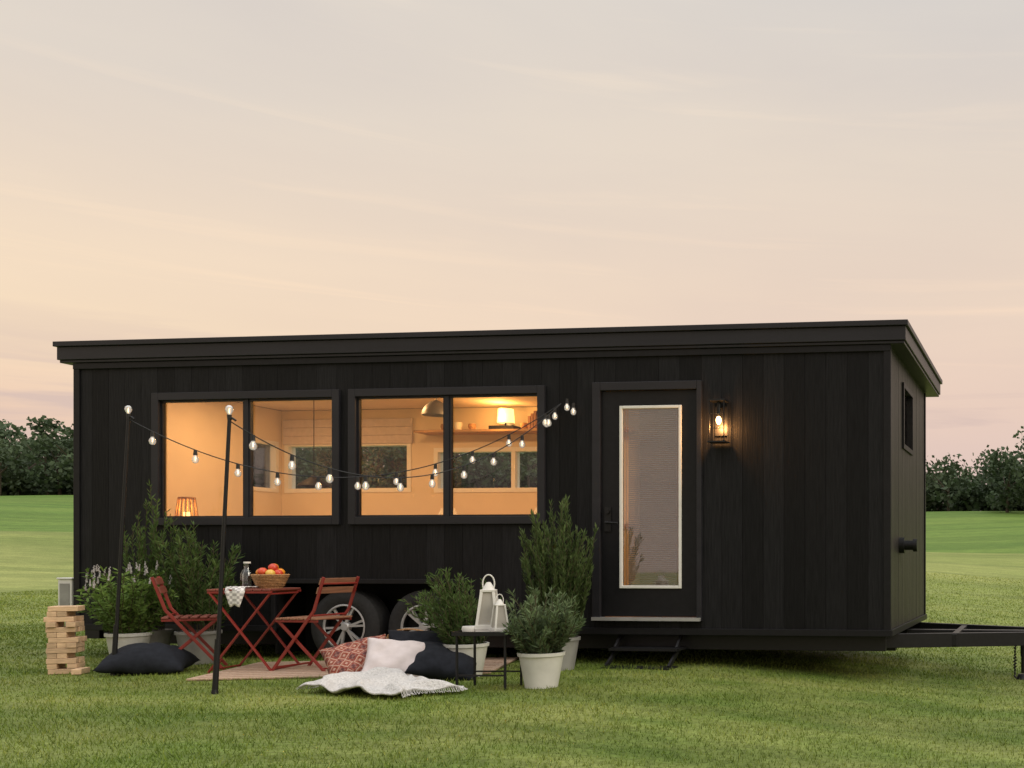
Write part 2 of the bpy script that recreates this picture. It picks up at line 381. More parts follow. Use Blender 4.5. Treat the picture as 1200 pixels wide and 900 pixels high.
for a,b,c,e in cells((.10,LX-.10),(.42,2.74),BO): mb.box(a,b,WY-.10,WY-.088,c,e)
for a,b,c,e in cells((.101,WY-.101),(.42,2.74),SO): mb.box(LX-.10,LX-.088,a,b,c,e)
for a,b,c,e in cells((.101,WY-.101),(.42,2.74),LO): mb.box(.088,.10,a,b,c,e)
mb.box(.09,LX-.09,.09,WY-.09,2.745,2.80)
mb.box(2.02,4.03,.10,.50,.772,.798); mb.box(2.02,4.03,.472,.50,.42,.771)
mb.obj("interior_lining",M['cream'],H)
mb=MB(); mb.box(.09,LX-.09,.51,WY-.09,.36,.42); mb.box(.09,2.0,.09,.509,.36,.42); mb.box(4.05,LX-.09,.09,.509,.36,.42); mb.obj("interior_floor",M['woodint'],H)
mb=MB(); mb.box(2.03,4.02,.45,.47,.05,.74); mb.box(2.03,4.02,.024,.449,.742,.77); mb.box(2.005,2.029,.09,.47,.05,.77); mb.box(4.021,4.045,.09,.47,.05,.77); mb.obj("wheel_well_liner",M['black'],H)
mb=MB()
mb.box(-.15,8.07,-.05,2.90,2.862,2.985); mb.box(-.172,8.092,-.072,2.922,2.987,3.035)
mb.box(-.135,8.055,-.035,2.885,2.835,2.860)
mb.obj("roof",M['fascia'],H,bevel=.004)
mb=MB(); mb.box(.3,7.6,.3,2.3,3.036,3.06); mb.obj("roof_membrane",M['steel'],H)
mb=MB()
mb.box(-.012,.05,-.014,-.003,ZB,ZT-.03); mb.box(LX-.05,LX+.012,-.014,-.003,ZB,ZT-.03); mb.box(LX+.003,LX+.014,-.003,.05,ZB,ZT-.03)
mb.box(LX+.003,LX+.014,WY-.05,WY+.01,ZB,ZT-.03)
mb.box(-.012,2.098,-.026,-.004,ZB-.03,ZB+.028); mb.box(3.952,LX+.02,-.026,-.004,ZB-.03,ZB+.028); mb.box(LX+.004,LX+.026,-.002,WY+.01,ZB-.03,ZB+.028)
mb.box(2.06,3.99,-.03,-.004,.722,.765); mb.box(2.06,2.098,-.03,-.004,ZB+.03,.72); mb.box(3.952,3.99,-.03,-.004,ZB+.03,.72)
mb.box(-.012,LX+.012,-.02,-.003,ZT-.085,ZT-.028)
mb.obj("corner_and_base_trim",M['trim'],H,bevel=.003)
def win(o,name):
    x0,x1,z0,z1=o; e=empty(name); e.parent=H; t=.04
    mb=MB(); 
    mb.box(x0-t,x0+.03,-.03,.06,z0-t,z1+t); mb.box(x1-.03,x1+t,-.03,.06,z0-t,z1+t)
    mb.box(x0+.031,x1-.031,-.03,.06,z1-.03,z1+t); mb.box(x0+.031,x1-.031,-.03,.06,z0-t,z0+.03)
    xm=(x0+x1)/2; mb.box(xm-.022,xm+.022,-.005,.055,z0+.031,z1-.031)
    mb.obj("frame",M['fascia'],e,bevel=.003)
    mb=MB()
    for a,b in((x0+.031,xm-.023),(xm+.023,x1-.031)):
        c,g=z0+.032,z1-.032; q=.016
        mb.box(a,a+q,.005,.04,c,g); mb.box(b-q,b,.005,.04,c,g); mb.box(a+q+.001,b-q-.001,.005,.04,c,c+q); mb.box(a+q+.001,b-q-.001,.005,.04,g-q,g)
    mb.obj("sash",M['fascia'],e)
    mb=MB(); mb.box(x0+.03,xm-.02,.020,.024,z0+.03,z1-.03); mb.box(xm+.02,x1-.03,.030,.034,z0+.03,z1-.03); mb.obj("glass",M['glass'],e)
win(W1,"sliding_window"); win(W2,"sliding_window")
mb=MB()
def bwin(x0,x1,z0,z1,mul=None):
    y0,y1=WY-.11,WY+.012;t=.03
    mb.box(x0-.02,x0+t,y0,y1,z0-.02,z1+.02); mb.box(x1-t,x1+.02,y0,y1,z0-.02,z1+.02); mb.box(x0+t,x1-t,y0,y1,z1-t,z1+.02); mb.box(x0+t,x1-t,y0,y1,z0-.02,z0+t)
    if mul: mb.box(mul-.025,mul+.025,y0+.01,y1-.01,z0+t,z1-t)
bwin(*BO[0]); bwin(*BO[1],3.05); mb.obj("rear_window_frames",M['white'],H)
def ewin(xx,o,mt):
    mb=MB(); a,b,c,e=o
    s=1 if xx>1 else -1; lo,hi=(xx-.11,xx+.02) if s>0 else (-.02,.11); t=.045
    mb.box(lo,hi,a-.02,a+t-.02,c-.02,e+.02); mb.box(lo,hi,b-t+.02,b+.02,c-.02,e+.02); mb.box(lo,hi,a+t-.02,b-t+.02,e-t+.02,e+.02); mb.box(lo,hi,a+t-.02,b-t+.02,c-.02,c+t-.02)
    mb.obj("end_window_frame",mt,H)
ewin(LX,SO[0],M['trim']); ewin(0,LO[0],M['white'])
mb=MB(); mb.box(BO[0][0],1.75,WY-.05,WY-.046,1.77,2.34); mb.box(2.08,4.0,WY-.05,WY-.046,1.76,2.25); mb.box(LX-.04,LX-.036,.8,1.45,2.03,2.62); mb.box(.036,.04,LO[0][0],LO[0][1],1.77,2.34)
mb.obj("rear_glass",M['glass'],H)
mb=MB(); 
for k in range(3): mb.box(.14,1.80,WY-.135,WY-.113,2.33+.10*k,2.428+.10*k)
mb.obj("roman_shade",M['linen'],H,bevel=.006)
# door
DE=empty("door"); DE.parent=H
x0,x1,z0,z1=D
mb=MB(); t=.065
mb.box(x0-.01,x0+t,-.032,.085,z0,z1+.02); mb.box(x1-t+.03,x1+.01,-.032,.085,z0,z1+.02); mb.box(x0+t+.001,x1-t+.029,-.032,.085,z1-.055,z1+.02)
mb.obj("door_frame",M['fascia'],DE,bevel=.004)
mb=MB(); gx0,gx1,gz0,gz1=5.46,6.03,.69,2.33
a,b=x0+t+.004,x1-t+.026; c,e=z0+.035,z1-.06
for q in cells((a,b),(c,e),[(gx0,gx1,gz0,gz1)]): mb.box(q[0],q[1],.0,.045,q[2],q[3])
mb.obj("door_slab",M['trim'],DE)
mb=MB(); mb.box(x0-.005,x1+.005,-.06,.05,z0-.0,z0+.03); mb.obj("threshold",M['alloy'],DE)
mb=MB(); f=.022
mb.box(gx0-.004,gx0+f,-.014,.03,gz0-.004,gz1+.004);mb.box(gx1-f,gx1+.004,-.014,.03,gz0-.004,gz1+.004);mb.box(gx0+f,gx1-f,-.014,.03,gz1-f,gz1+.004);mb.box(gx0+f,gx1-f,-.014,.03,gz0-.004,gz0+f)
mb.obj("glazing_bead",M['white'],DE,bevel=.004)
mb=MB(); mb.box(gx0+f,gx1-f,.006,.009,gz0+f,gz1-f); mb.obj("door_glass",M['doorglass'],DE)
mb=MB(); z=gz0+.03
while z<gz1-.03:
    mb.obox(((gx0+gx1)/2+.012,.024,z),((gx1-gx0)/2-.055,0,0),(0,.005,.0066),(0,-.0003,.0003)); z+=.0175
mb.box(gx0+.05,gx0+.054,.014,.016,gz0+.03,gz1-.03); mb.box(gx1-.05,gx1-.046,.014,.016,gz0+.03,gz1-.03)
mb.obj("blind_slats",M['blind'],DE)
mb=MB(); hx=5.345; mb.box(hx-.03,hx+.03,-.012,-.0,1.20,1.42); mb.cyl((hx,-.012,1.28),(hx,-.06,1.28),.012); mb.cyl((hx-.005,-.055,1.28),(hx+.11,-.055,1.275),.010,.008); mb.cyl((hx,-.012,1.38),(hx,-.03,1.38),.022)
mb.obj("door_handle",M['steel'],DE,smooth=True)
mb=MB(); mb.cyl((LX,.62,1.08),(LX+.05,.62,1.08),.075,n=20); mb.cyl((LX+.05,.62,1.08),(LX+.13,.62,1.08),.045,n=16); mb.cyl((LX+.13,.62,1.08),(LX+.17,.62,1.08),.06,n=16)
mb.obj("side_vent",M['steel'],H,smooth=True)
TE=empty("trailer"); TE.parent=H
mb=MB()
mb.box(-.05,LX-.02,.49,.57,.10,.262); mb.box(-.05,LX-.02,2.2,2.28,.10,.262)
for xx in np.arange(.1,7.9,.75): mb.box(xx,xx+.05,.571,2.199,.12,.255)
mb.box(.0,LX-.01,.571,WY-.03,.264,.298); mb.box(0,2.0,.03,.57,.264,.298); mb.box(4.05,LX-.01,.03,.57,.264,.298)
mb.box(-.22,-.06,.3,2.28,.16,.27)
mb.box(4.1,LX-.05,.10,.16,.13,.262)
mb.bar((7.7,.36,.20),(9.75,1.22,.18),.07,.13); mb.bar((7.7,2.22,.20),(9.75,1.38,.18),.07,.13)
mb.box(7.9,10.2,1.245,1.355,.13,.245); mb.cyl((10.15,1.3,.20),(10.4,1.3,.18),.06,n=12)
mb.box(8.4,8.46,.62,1.98,.14,.25)
mb.obj("chassis_frame",M['steel'],TE,bevel=.004)
mb=MB(); jx,jy=9.07,1.10
gz=float(terrain(jx,jy)); mb.cyl((jx,jy,.24),(jx,jy,.0),.03,n=12); mb.cyl((jx,jy,.0),(jx,jy,gz+.06),.024,n=12); mb.cyl((jx,jy,gz+.0),(jx,jy,gz+.05),.08,.05,n=14)
for k in range(12):
    aa=k*.5; mb.cyl((jx-.08-.015*math.cos(aa),jy-.1,.16-.03*k),(jx-.08+.015*math.cos(aa),jy-.1,.135-.03*k),.011,n=6)
mb.obj("tongue_jack_and_chain",M['steel'],TE,smooth=True)
mb=MB(); sx0,sx1=5.42,6.05
mb.box(sx0,sx1,-.16,.10,.135,.158); mb.box(sx0,sx1,-.36,-.12,-.02,.003+.0)
for xx in (sx0+.02,sx1-.04): mb.bar((xx,.08,.27),(xx,-.06,.15),.02,.04); mb.bar((xx,-.02,.14),(xx,-.26,.0),.02,.04)
mb.obj("folding_step",M['steel'],TE)
for wx in (2.76,3.54):
    we=empty("wheel",(wx,.125,.315)); we.parent=TE
    mb=MB(); mb.lathe((0,0,0),[(.21,-.10),(.25,-.118),(.31,-.115),(.345,-.09),(.352,-.05),(.352,.05),(.345,.09),(.31,.115),(.25,.118),(.21,.1)],40,axis='y'); mb.obj("tyre",M['rubber'],we,smooth=True)
    mb=MB(); mb.lathe((0,0,0),[(.212,-.105),(.205,-.10),(.19,-.05),(.19,.08)],32,axis='y'); mb.obj("rim_barrel",M['black'],we,smooth=True)
    mb=MB(); mb.lathe((0,0,0),[(.001,-.105),(.035,-.105),(.045,-.09),(.05,-.06)],20,axis='y')
    mb.lathe((0,0,0),[(.214,-.108),(.20,-.112),(.194,-.10)],32,axis='y')
    for k in range(6):
        for q in(-.13,.13):
            a=k*math.pi/3+.2; p0=(math.cos(a)*.04,-.088,math.sin(a)*.04); p1=(math.cos(a+q)*.197,-.085,math.sin(a+q)*.197); mb.bar(p0,p1,.02,.020,up=(0,1,0))
    mb.obj("rim_spokes",M['alloy'],we)
    mb=MB(); mb.cyl((0,-.04,0),(0,.09,0),.188,n=28); mb.obj("hub_disc",M['black'],we)
mb=MB(); mb.cyl((2.76,.2,.315),(2.76,2.3,.315),.04); mb.cyl((3.54,.2,.315),(3.54,2.3,.315),.04); mb.obj("axles",M['black'],TE)
for wx in (2.76,3.54):
    mb=MB(); mb.lathe((wx,2.45,.335),[(.2,-.1),(.352,-.08),(.352,.08),(.2,.1),(.001,.1)],30,axis='y'); mb.obj("rear_side_tyre",M['rubber'],TE,smooth=True)
# interior
IE=empty("interior"); IE.parent=H
mb=MB(); mb.box(1.95,5.0,1.92,2.49,.43,1.30); mb.obj("kitchen_cabinet",M['cream'],IE)
mb=MB(); mb.box(1.93,5.02,1.90,2.49,1.302,1.34); mb.box(2.0,5.0,2.2,2.49,2.42,2.445); mb.obj("counter_and_shelf",M['woodint'],IE)
mb=MB(); mb.box(.105,1.7,.9,2.45,.43,.95); mb.obj("bed_base",M['woodint'],IE)
mb=MB(); mb.box(.12,1.68,.92,2.44,.952,1.15); mb.obj("mattress",M['linen'],IE,bevel=.05)
mb=MB(); mb.box(5.05,5.1,1.3,2.49,.43,2.74); mb.obj("partition",M['cream'],IE)
mb=MB(); mb.box(.105,.125,.55,.72,2.12,2.38); mb.obj("picture_frame",M['steel'],IE)
mb=MB(); mb.box(.126,.128,.57,.70,2.145,2.355); mb.obj("picture",M['slat'],IE)
mb=MB()
for k in range(14):
    a=k*2*math.pi/14; mb.cyl((.75+.10*math.cos(a),.45+.10*math.sin(a),1.32),(.75+.07*math.cos(a),.45+.07*math.sin(a),1.56),.005,n=5)
mb.lathe((.75,.45,1.32),[(.1,0),(.106,.01),(.1,.02)],20); mb.lathe((.75,.45,1.55),[(.07,0),(.076,.01),(.07,.02)],20); mb.box(.5,1.0,.25,.6,1.27,1.315)
mb.obj("basket_lantern",M['wicker'],IE)
mb=MB(); mb.cyl((.75,.45,1.33),(.75,.45,1.42),.03); mb.obj("candle",M['warm'],IE)
lx=9.271-(2.32+8.7)*.5636; ly=2.32
mb=MB(); mb.box(lx-.16,lx+.14,ly-.09,ly+.1,2.446,2.49); mb.cyl((lx,ly,2.49),(lx,ly,2.55),.012); mb.obj("lamp_base",M['black'],IE)
mb=MB(); mb.cyl((lx,ly,2.53),(lx,ly,2.69),.095,.085,n=24); mb.obj("lamp_shade",M['warm'],IE,smooth=True)
for k in range(5):
    mb=MB(); xx=2.3+.17*k+(.3 if k>2 else 0); mb.lathe((xx,2.33,2.446),[(.001,0),(.03,0),(.045,.05),(.04,.08+.02*(k%2))],16); mb.obj("bowl",M['white'] if k%2 else M['wicker'],IE,smooth=True)
mb=MB()
for k in range(9):
    xx=3.35+.035*k; mb.box(xx,xx+.028,2.28,2.44,2.446,2.60+.03*((k*7)%3),0,None)
mb.obj("shelf_books",M['slat'],IE)
mb=MB(); mb.cyl((2.92,1.2,2.74),(2.92,1.2,2.62),.004,n=6); mb.lathe((2.92,1.2,2.46),[(.14,0),(.135,.04),(.11,.09),(.06,.14),(.015,.16)],24); mb.obj("dome_pendant",M['zinc'],IE,smooth=True)
mb=MB(); mb.cyl((1.3,1.5,2.74),(1.3,1.5,1.85),.004,n=6); mb.lathe((1.3,1.5,1.75),[(.16,0),(.15,.02),(.05,.09),(.015,.12)],24); mb.obj("pendant_lamp",M['black'],IE,smooth=True)
mb=MB()
for xx in (2.35,2.5,3.5,3.75): mb.lathe((xx,2.2,1.341),[(.001,0),(.04,0),(.045,.06),(.04,.14),(.015,.18),(.015,.2)],14)
mb.obj("kitchen_jars",M['white'],IE,smooth=True)
def alight(name,loc,power,size,col=(1,.54,.21),parent=IE):
    l=bpy.data.lights.new(name,'AREA'); l.energy=power; l.size=size; l.color=col; l.shape='DISK'
    o=bpy.data.objects.new(name,l); o.location=loc; COL.objects.link(o); o.parent=parent
for xx,pw in ((.9,20),(2.4,17),(3.9,20)): alight("ceiling_downlight",(xx,1.15,2.72),pw,.25)
alight("ceiling_downlight",(6.2,1.3,2.72),3,.2)
def plight(name,loc,power,r,parent,col=(1,.48,.13)):
    l=bpy.data.lights.new(name,'POINT'); l.energy=power; l.shadow_soft_size=r; l.color=col
    o=bpy.data.objects.new(name,l); o.location=loc; COL.objects.link(o); o.parent=parent
plight("shelf_lamp_light",(lx,ly-.16,2.6),12,.05,IE)
plight("candle_light",(.75,.45,1.46),3,.04,IE)

# ------------------------------------------------------------------ wall sconce
SC=empty("wall_lantern",(6.404,0,2.18))
mb=MB()
mb.box(-.055,.055,-.018,-.003,-.13,.13); mb.box(-.075,.075,-.15,-.02,.165,.18); mb.box(-.08,.08,-.155,-.018,-.20,-.188)
for sx in(-.07,.062):
    for sy in(-.145,-.03): mb.box(sx,sx+.008,sy,sy+.008,-.188,.165)
for zz in (-.08,.05): mb.box(-.07,.07,-.145,-.141,zz,zz+.005)
mb.box(-.012,.012,-.09,-.018,.11,.125); mb.cyl((0,-.085,.16),(0,-.085,.05),.016)
mb.obj("lantern_frame",M['steel'],SC)
mb=MB(); mb.sph((0,-.085,.0),.024,sc=(1,1,1.5)); mb.obj("lantern_bulb",M['filament'],SC,smooth=True)
plight("lantern_light",(0,-.085,-.06),13.0,.03,SC,(1,.45,.14))

# ------------------------------------------------------------------ poles and string lights
def bulb(mbs,p,s=.86,up=False):
    x,y,z=p; k=1 if up else -1
    mbs[0].cyl((x,y,z),(x,y,z+k*.05*s),.014*s,.018*s,n=8)
    R=.030*s; prof=[(.012*s,0),(.016*s,.012*s),(R*.9,.03*s),(R,.045*s),(R*.85,.066*s),(R*.45,.078*s),(.001,.08*s)]
    mbs[1].lathe((x,y,z+k*.048*s),[(a,k*b) for a,b in prof],12)
    mbs[2].cyl((x,y,z+k*.065*s),(x,y,z+k*.10*s),.003*s,n=5)
def pole(base,top):
    e=empty("string_light_pole",base); t=(top[0]-base[0],top[1]-base[1],top[2]-base[2])
    mb=MB(); mb.cyl((0,0,-.1),t,.014,.012,n=12); mb.cyl((0,0,0),(t[0]*.2,t[1]*.2,t[2]*.2),.019,.018,n=12); mb.cyl((0,0,-.05),(0,0,.03),.03,.02,n=12); mb.obj("pole_shaft",M['steel'],e,smooth=True)
    mb=MB(); mb.tube([(t[0],t[1],t[2]),(t[0]+.02,t[1],t[2]+.02),(t[0]+.05,t[1],t[2]+.0)],.007); mb.obj("hook",M['steel'],e)
PA=(1.75,-1.325,0);PAt=(1.86,-1.30,2.09);PB=(3.46,-2.227,0);PBt=(3.53,-2.18,1.93)
pole(PA,PAt); pole(PB,PBt)
hook=(4.92,-.04,2.36)
def string(A,B,sag,n,extra):
    e=empty("string_lights"); a=MB();b=MB();c=MB(); pts=[]
    A=Vector(A);B=Vector(B)
    for i in range(41):
        t=i/40; p=A.lerp(B,t); p.z-=4*sag*t*(1-t); pts.append(p)
    a.tube(pts,.0045,5)
    for i in range(n):
        t=(i+.55)/n; p=A.lerp(B,t); p.z-=4*sag*t*(1-t); bulb((a,b,c),(p.x+random.uniform(-.01,.01),p.y,p.z))
    for q in extra: bulb((a,b,c),q)
    bulb((a,b,c),tuple(A),up=True)
    a.obj("cord_and_sockets",M['cord'],e); b.obj("bulbs",M['bulb'],e,smooth=True); c.obj("filaments",M['filament'],e)
string(PAt,hook,.57,11,[(4.98,-.05,2.40),(5.04,-.05,2.36)])
string(PBt,hook,.53,10,[(4.87,-.06,2.32),(4.80,-.08,2.25)])

# ------------------------------------------------------------------ plants
def pot(mb,r,h,taper=.72):
    mb.lathe((0,0,0),[(.001,0),(r*taper,0),(r*taper*1.01,.01),(r*.97,h*.90),(r*1.04,h*.905),(r*1.05,h),(r*.96,h),(r*.94,h*.86),(.001,h*.86)],32,0)
def plant(name,loc,pr,ph,potm,height,spread,ns,nl,ll,lw,mt,up=.6,lean=(0,0),t0=.12,power=1.3,flower=None,soft=.25):
    e=empty(name,(loc[0],loc[1],float(terrain(loc[0],loc[1]))))
    mb=MB(); pot(mb,pr,ph); mb.obj("pot",potm,e,smooth=True)
    mb=MB(); mb.lathe((0,0,ph*.87),[(pr*.93,0),(pr*.5,.012),(.001,.015)],20); mb.obj("soil",M['soil'],e)
    st=MB(); P=[];T=[];RN=[]
    for s in range(ns):
        az=random.uniform(0,6.283); q=math.sqrt(random.random()); bx,by=.7*pr*q*math.cos(az),.7*pr*q*math.sin(az)
        out=spread*q*random.uniform(.6,1.15); hh=height*(1-.3*q*q)*random.uniform(.55,1.08)
        wob=random.uniform(0,6.28); sh=random.uniform(-.6,1)
        def pt(t): 
            return np.array([bx+math.cos(az)*out*t**power+lean[0]*t+.02*math.sin(wob+5*t),by+math.sin(az)*out*t**power+lean[1]*t+.02*math.cos(wob+4*t),ph*.87+hh*t])
        pts=[pt(k/5) for k in range(6)]; 
        for a,b in zip(pts[:-1],pts[1:]): st.cyl(a,b,.003,.0022,4,cap=False)
        ts=t0+(1-t0)*np.sort(rng.random(nl))
        for t in ts:
            p=pt(t); tg=pt(min(1,t+.02))-pt(t-.02); tg/=np.linalg.norm(tg)+1e-9
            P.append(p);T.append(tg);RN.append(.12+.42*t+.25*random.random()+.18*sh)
    P=np.array(P);T=np.array(T);n=len(P)
    o=rng.normal(size=(n,3)); o-=T*(o*T).sum(1)[:,None]; o/=np.linalg.norm(o,axis=1)[:,None]
    D_=T*up+o*(1-up)+rng.normal(size=(n,3))*soft*.5; D_/=np.linalg.norm(D_,axis=1)[:,None]
    S=np.cross(D_,rng.normal(size=(n,3))); S/=np.linalg.norm(S,axis=1)[:,None]
    L=(ll*rng.uniform(.65,1.25,n))[:,None]; w=(lw*rng.uniform(.7,1.2,n))[:,None]
    V=np.stack([P,P+D_*L*.5+S*w/2,P+D_*L,P+D_*L*.5-S*w/2],1).reshape(-1,3)
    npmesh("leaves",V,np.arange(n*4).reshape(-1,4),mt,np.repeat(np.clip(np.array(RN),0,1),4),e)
    st.obj("stems",M['stem'],e)
    if flower:
        fl=MB()
        for _ in range(flower[0]):
            az=random.uniform(0,6.28);q=math.sqrt(random.random())*spread*1.05; z=ph+height*random.uniform(.8,1.12)*(1-.3*(q/spread)**2)
            x,y=q*math.cos(az)+lean[0],q*math.sin(az)+lean[1]
            for k in range(5): fl.sph((x+random.uniform(-.004,.004),y+random.uniform(-.004,.004),z+.012*k),.009-.001*k,n=6)
        fl.obj("flower_spikes",flower[1],e)
    return e
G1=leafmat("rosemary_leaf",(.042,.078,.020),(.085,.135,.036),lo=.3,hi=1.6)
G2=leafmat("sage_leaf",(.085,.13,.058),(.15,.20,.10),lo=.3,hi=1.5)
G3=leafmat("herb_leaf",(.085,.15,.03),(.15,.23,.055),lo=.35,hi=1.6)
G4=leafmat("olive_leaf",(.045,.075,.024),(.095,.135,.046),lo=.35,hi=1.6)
FW=mat("pale_flower",(.36,.34,.33),rough=.8)
plant("rosemary_plant",(1.12,-.32),.15,.30,M['zinc'],1.32,.11,40,90,.06,.012,G1,up=.65,power=1.0)
plant("rosemary_plant",(1.64,-.38),.17,.30,M['zinc'],1.02,.22,48,80,.065,.013,G1,up=.55)
plant("flowering_herb_plant",(1.22,-.66),.16,.30,M['pot'],.64,.30,70,60,.06,.020,G3,up=.4,t0=.05,flower=(36,FW))
plant("rosemary_plant",(4.62,-1.05),.165,.27,M['pot'],.60,.24,80,70,.05,.010,G1,up=.6,lean=(-.12,0),t0=.02)
plant("olive_shrub",(5.13,-.48),.16,.28,M['zinc'],1.20,.25,80,115,.06,.013,G4,up=.72,power=1.2,t0=.15)
plant("sage_plant",(5.56,-1.62),.16,.26,M['pot'],.50,.19,90,60,.055,.013,G2,up=.55,t0=.0)

# ------------------------------------------------------------------ bistro set
def chair(loc,rz,seatm,backm):
    e=empty("folding_chair",loc,rz); f=MB(); hw=.20
    for s in(-1,1):
        f.bar((s*hw,-.24,0),(s*hw,.16,.52),.012,.024); f.bar((s*hw,.16,.52),(s*hw,.25,.80),.012,.024)
        f.bar((s*(hw-.02),.26,0),(s*(hw-.02),-.19,.44),.012,.024)
        f.bar((s*(hw-.01),-.20,.435),(s*(hw-.01),.19,.435),.010,.020)
    for p in ((-.20,.05),(.13,.48),(.235,.745)): f.cyl((-hw,p[0],p[1]),(hw,p[0],p[1]),.008,n=8)
    f.cyl((-hw+.02,.22,.04),(hw-.02,.22,.04),.008,n=8)
    f.obj("frame",M['red'],e,bevel=.002)
    g=MB()
    for k in range(6): y=-.19+k*.066; g.box(-hw-.005,hw+.005,y,y+.05,.447,.462)
    g.obj("seat",seatm,e,bevel=.003)
    g=MB()
    for zz in(.69,.765):
        y=.16+(zz-.52)/.28*.09-.016; g.obox((0,y,zz),(hw+.01,0,0),(0,.006,0),(0,.009,.027))
    g.obj("backrest",backm,e,bevel=.003)
chair((1.96,-.80,0),math.radians(128),M['redslat'],M['redslat'])
chair((3.12,-.82,0),math.radians(-92),M['slat'],M['slat'])
T=empty("bistro_table",(2.60,-.85,0),math.radians(12)); f=MB()
for y in(-.21,.21):
    k=1 if y<0 else -1
    f.bar((-.26,y,0),(.24,y,.68),.012,.026,up=(0,1,0)); f.bar((.26,y-.015*k,0),(-.24,y-.015*k,.68),.012,.026,up=(0,1,0))
for x,z in((-.24,.03),(.24,.03),(.235,.66),(-.235,.66)): f.cyl((x,-.21,z),(x,.21,z),.008,n=8)
for y in(-.235,.225): f.box(-.25,.25,y,y+.012,.665,.685)
f.obj("frame",M['red'],T,bevel=.002)
g=MB()
for k in range(7): x=-.25+k*.072; g.box(x,x+.062,-.24,.24,.686,.702)
g.obj("tabletop",M['redslat'],T,bevel=.003)
B=empty("fruit_basket",(2.73,-.84,.703)); g=MB()
for k in range(9):
    zz=.013*k+.008; rr=.085+.05*(k/8)**.7; g.lathe((0,0,zz),[(rr-.006,-.004),(rr,-.006),(rr+.007,0),(rr,.006),(rr-.006,.004)],24,jit=.02)
for k in range(20):
    a=k*math.pi/10; g.cyl((.083*math.cos(a),.083*math.sin(a),0),(.135*math.cos(a),.135*math.sin(a),.12),.005,n=5)
g.cyl((0,0,0),(0,0,.01),.088,n=20)
g.obj("basket",M['wicker'],B,smooth=True)
for k,(c,n_) in enumerate(((( .55,.05,.02),'apple'),((.75,.28,.02),'orange'),((.75,.5,.05),'lemon'),((.5,.04,.03),'apple'),((.75,.25,.02),'orange'),((.6,.08,.03),'apple'),((.7,.45,.08),'lemon'),((.55,.06,.03),'apple'),((.72,.3,.03),'orange'))):
    a=k*2*math.pi/7; r=.07 if k<7 else .025; g=MB(); g.sph((0,0,0),.038,n=14,sc=(1,1,.92)); g.obj(n_,mat(n_,c,rough=.35),B,smooth=True,loc=(r*math.cos(a),r*math.sin(a),.125+(.05 if k>=7 else .008*(k%3))))
C=empty("glass_carafe",(2.48,-.80,.703)); g=MB()
g.lathe((0,0,0),[(.001,.002),(.045,.002),(.05,.02),(.05,.12),(.035,.15),(.024,.17),(.026,.20),(.028,.21),(.024,.21),(.022,.17),(.045,.12),(.045,.01),(.001,.008)],24); g.obj("carafe",glassmat("carafe_glass",(.88,.92,.93),2,ior=1.5),C,smooth=True)
g=MB(); g.cyl((0,0,.21),(0,0,.225),.027); g.obj("stopper",M['white'],C)
g=MB(); n=12; vs=[];fs=[]
for i in range(n+1):
    for j in range(9):
        u=i/n*.30; w=(j/8-.5)*(.22-.14*i/n)
        if u<.16: p=(w+.0,-.10-u,.706+.010*abs(math.sin(w*60+u*20))+.004)
        else: p=(w*1.1,-.262-.012*math.sin(w*50),.712-(u-.16)-.02*abs(math.sin(w*30)))
        vs.append(p)
for i in range(n):
    for j in range(8): a=i*9+j; fs.append((a,a+1,a+10,a+9))
g.add(vs,fs); ob=g.obj("checked_napkin",M['check'],None,smooth=True,loc=(2.57,-.84,0),rot=(0,0,math.radians(12))); ob.modifiers.new("s",'SOLIDIFY').thickness=.004
R=empty("jute_rug",(2.65,-1.6,0),math.radians(19)); g=MB(); g.box(0,2.2,0,1.3,.004,.022); g.obj("mat_weave",M['rug'],R,bevel=.006)
g=MB()
for k in range(9): g.box(.05,2.15,.06+k*.14,.075+k*.14,.0225,.0245)
g.obj("mat_stripes",mat("rug_stripe",(.36,.22,.15),rough=.95,scale=50),R)

# ------------------------------------------------------------------ stacking block tower
J=empty("stacking_block_tower",(1.19,-1.2,0),math.radians(30)); g=MB(); z=.004; hl=.098; pw=.0655
for L in range(13):
    hgt=.043
    for k in range(3):
        if (L*3+k) in (4,11,19,23,28,31,35): continue
        o=(k-1)*pw; jj=random.uniform(-.008,.008)*(3 if L in(6,9,10) else 1)
        if L%2: g.box(o-pw/2+.001,o+pw/2-.001,-hl+jj,hl+jj,z,z+hgt-.002)
        else: g.box(-hl+jj,hl+jj,o-pw/2+.001,o+pw/2-.001,z,z+hgt-.002)
    z+=hgt
g.box(.10,.165,-.22,-.02,.006,.05)
g.obj("blocks",M['jenga'],J,bevel=.003)

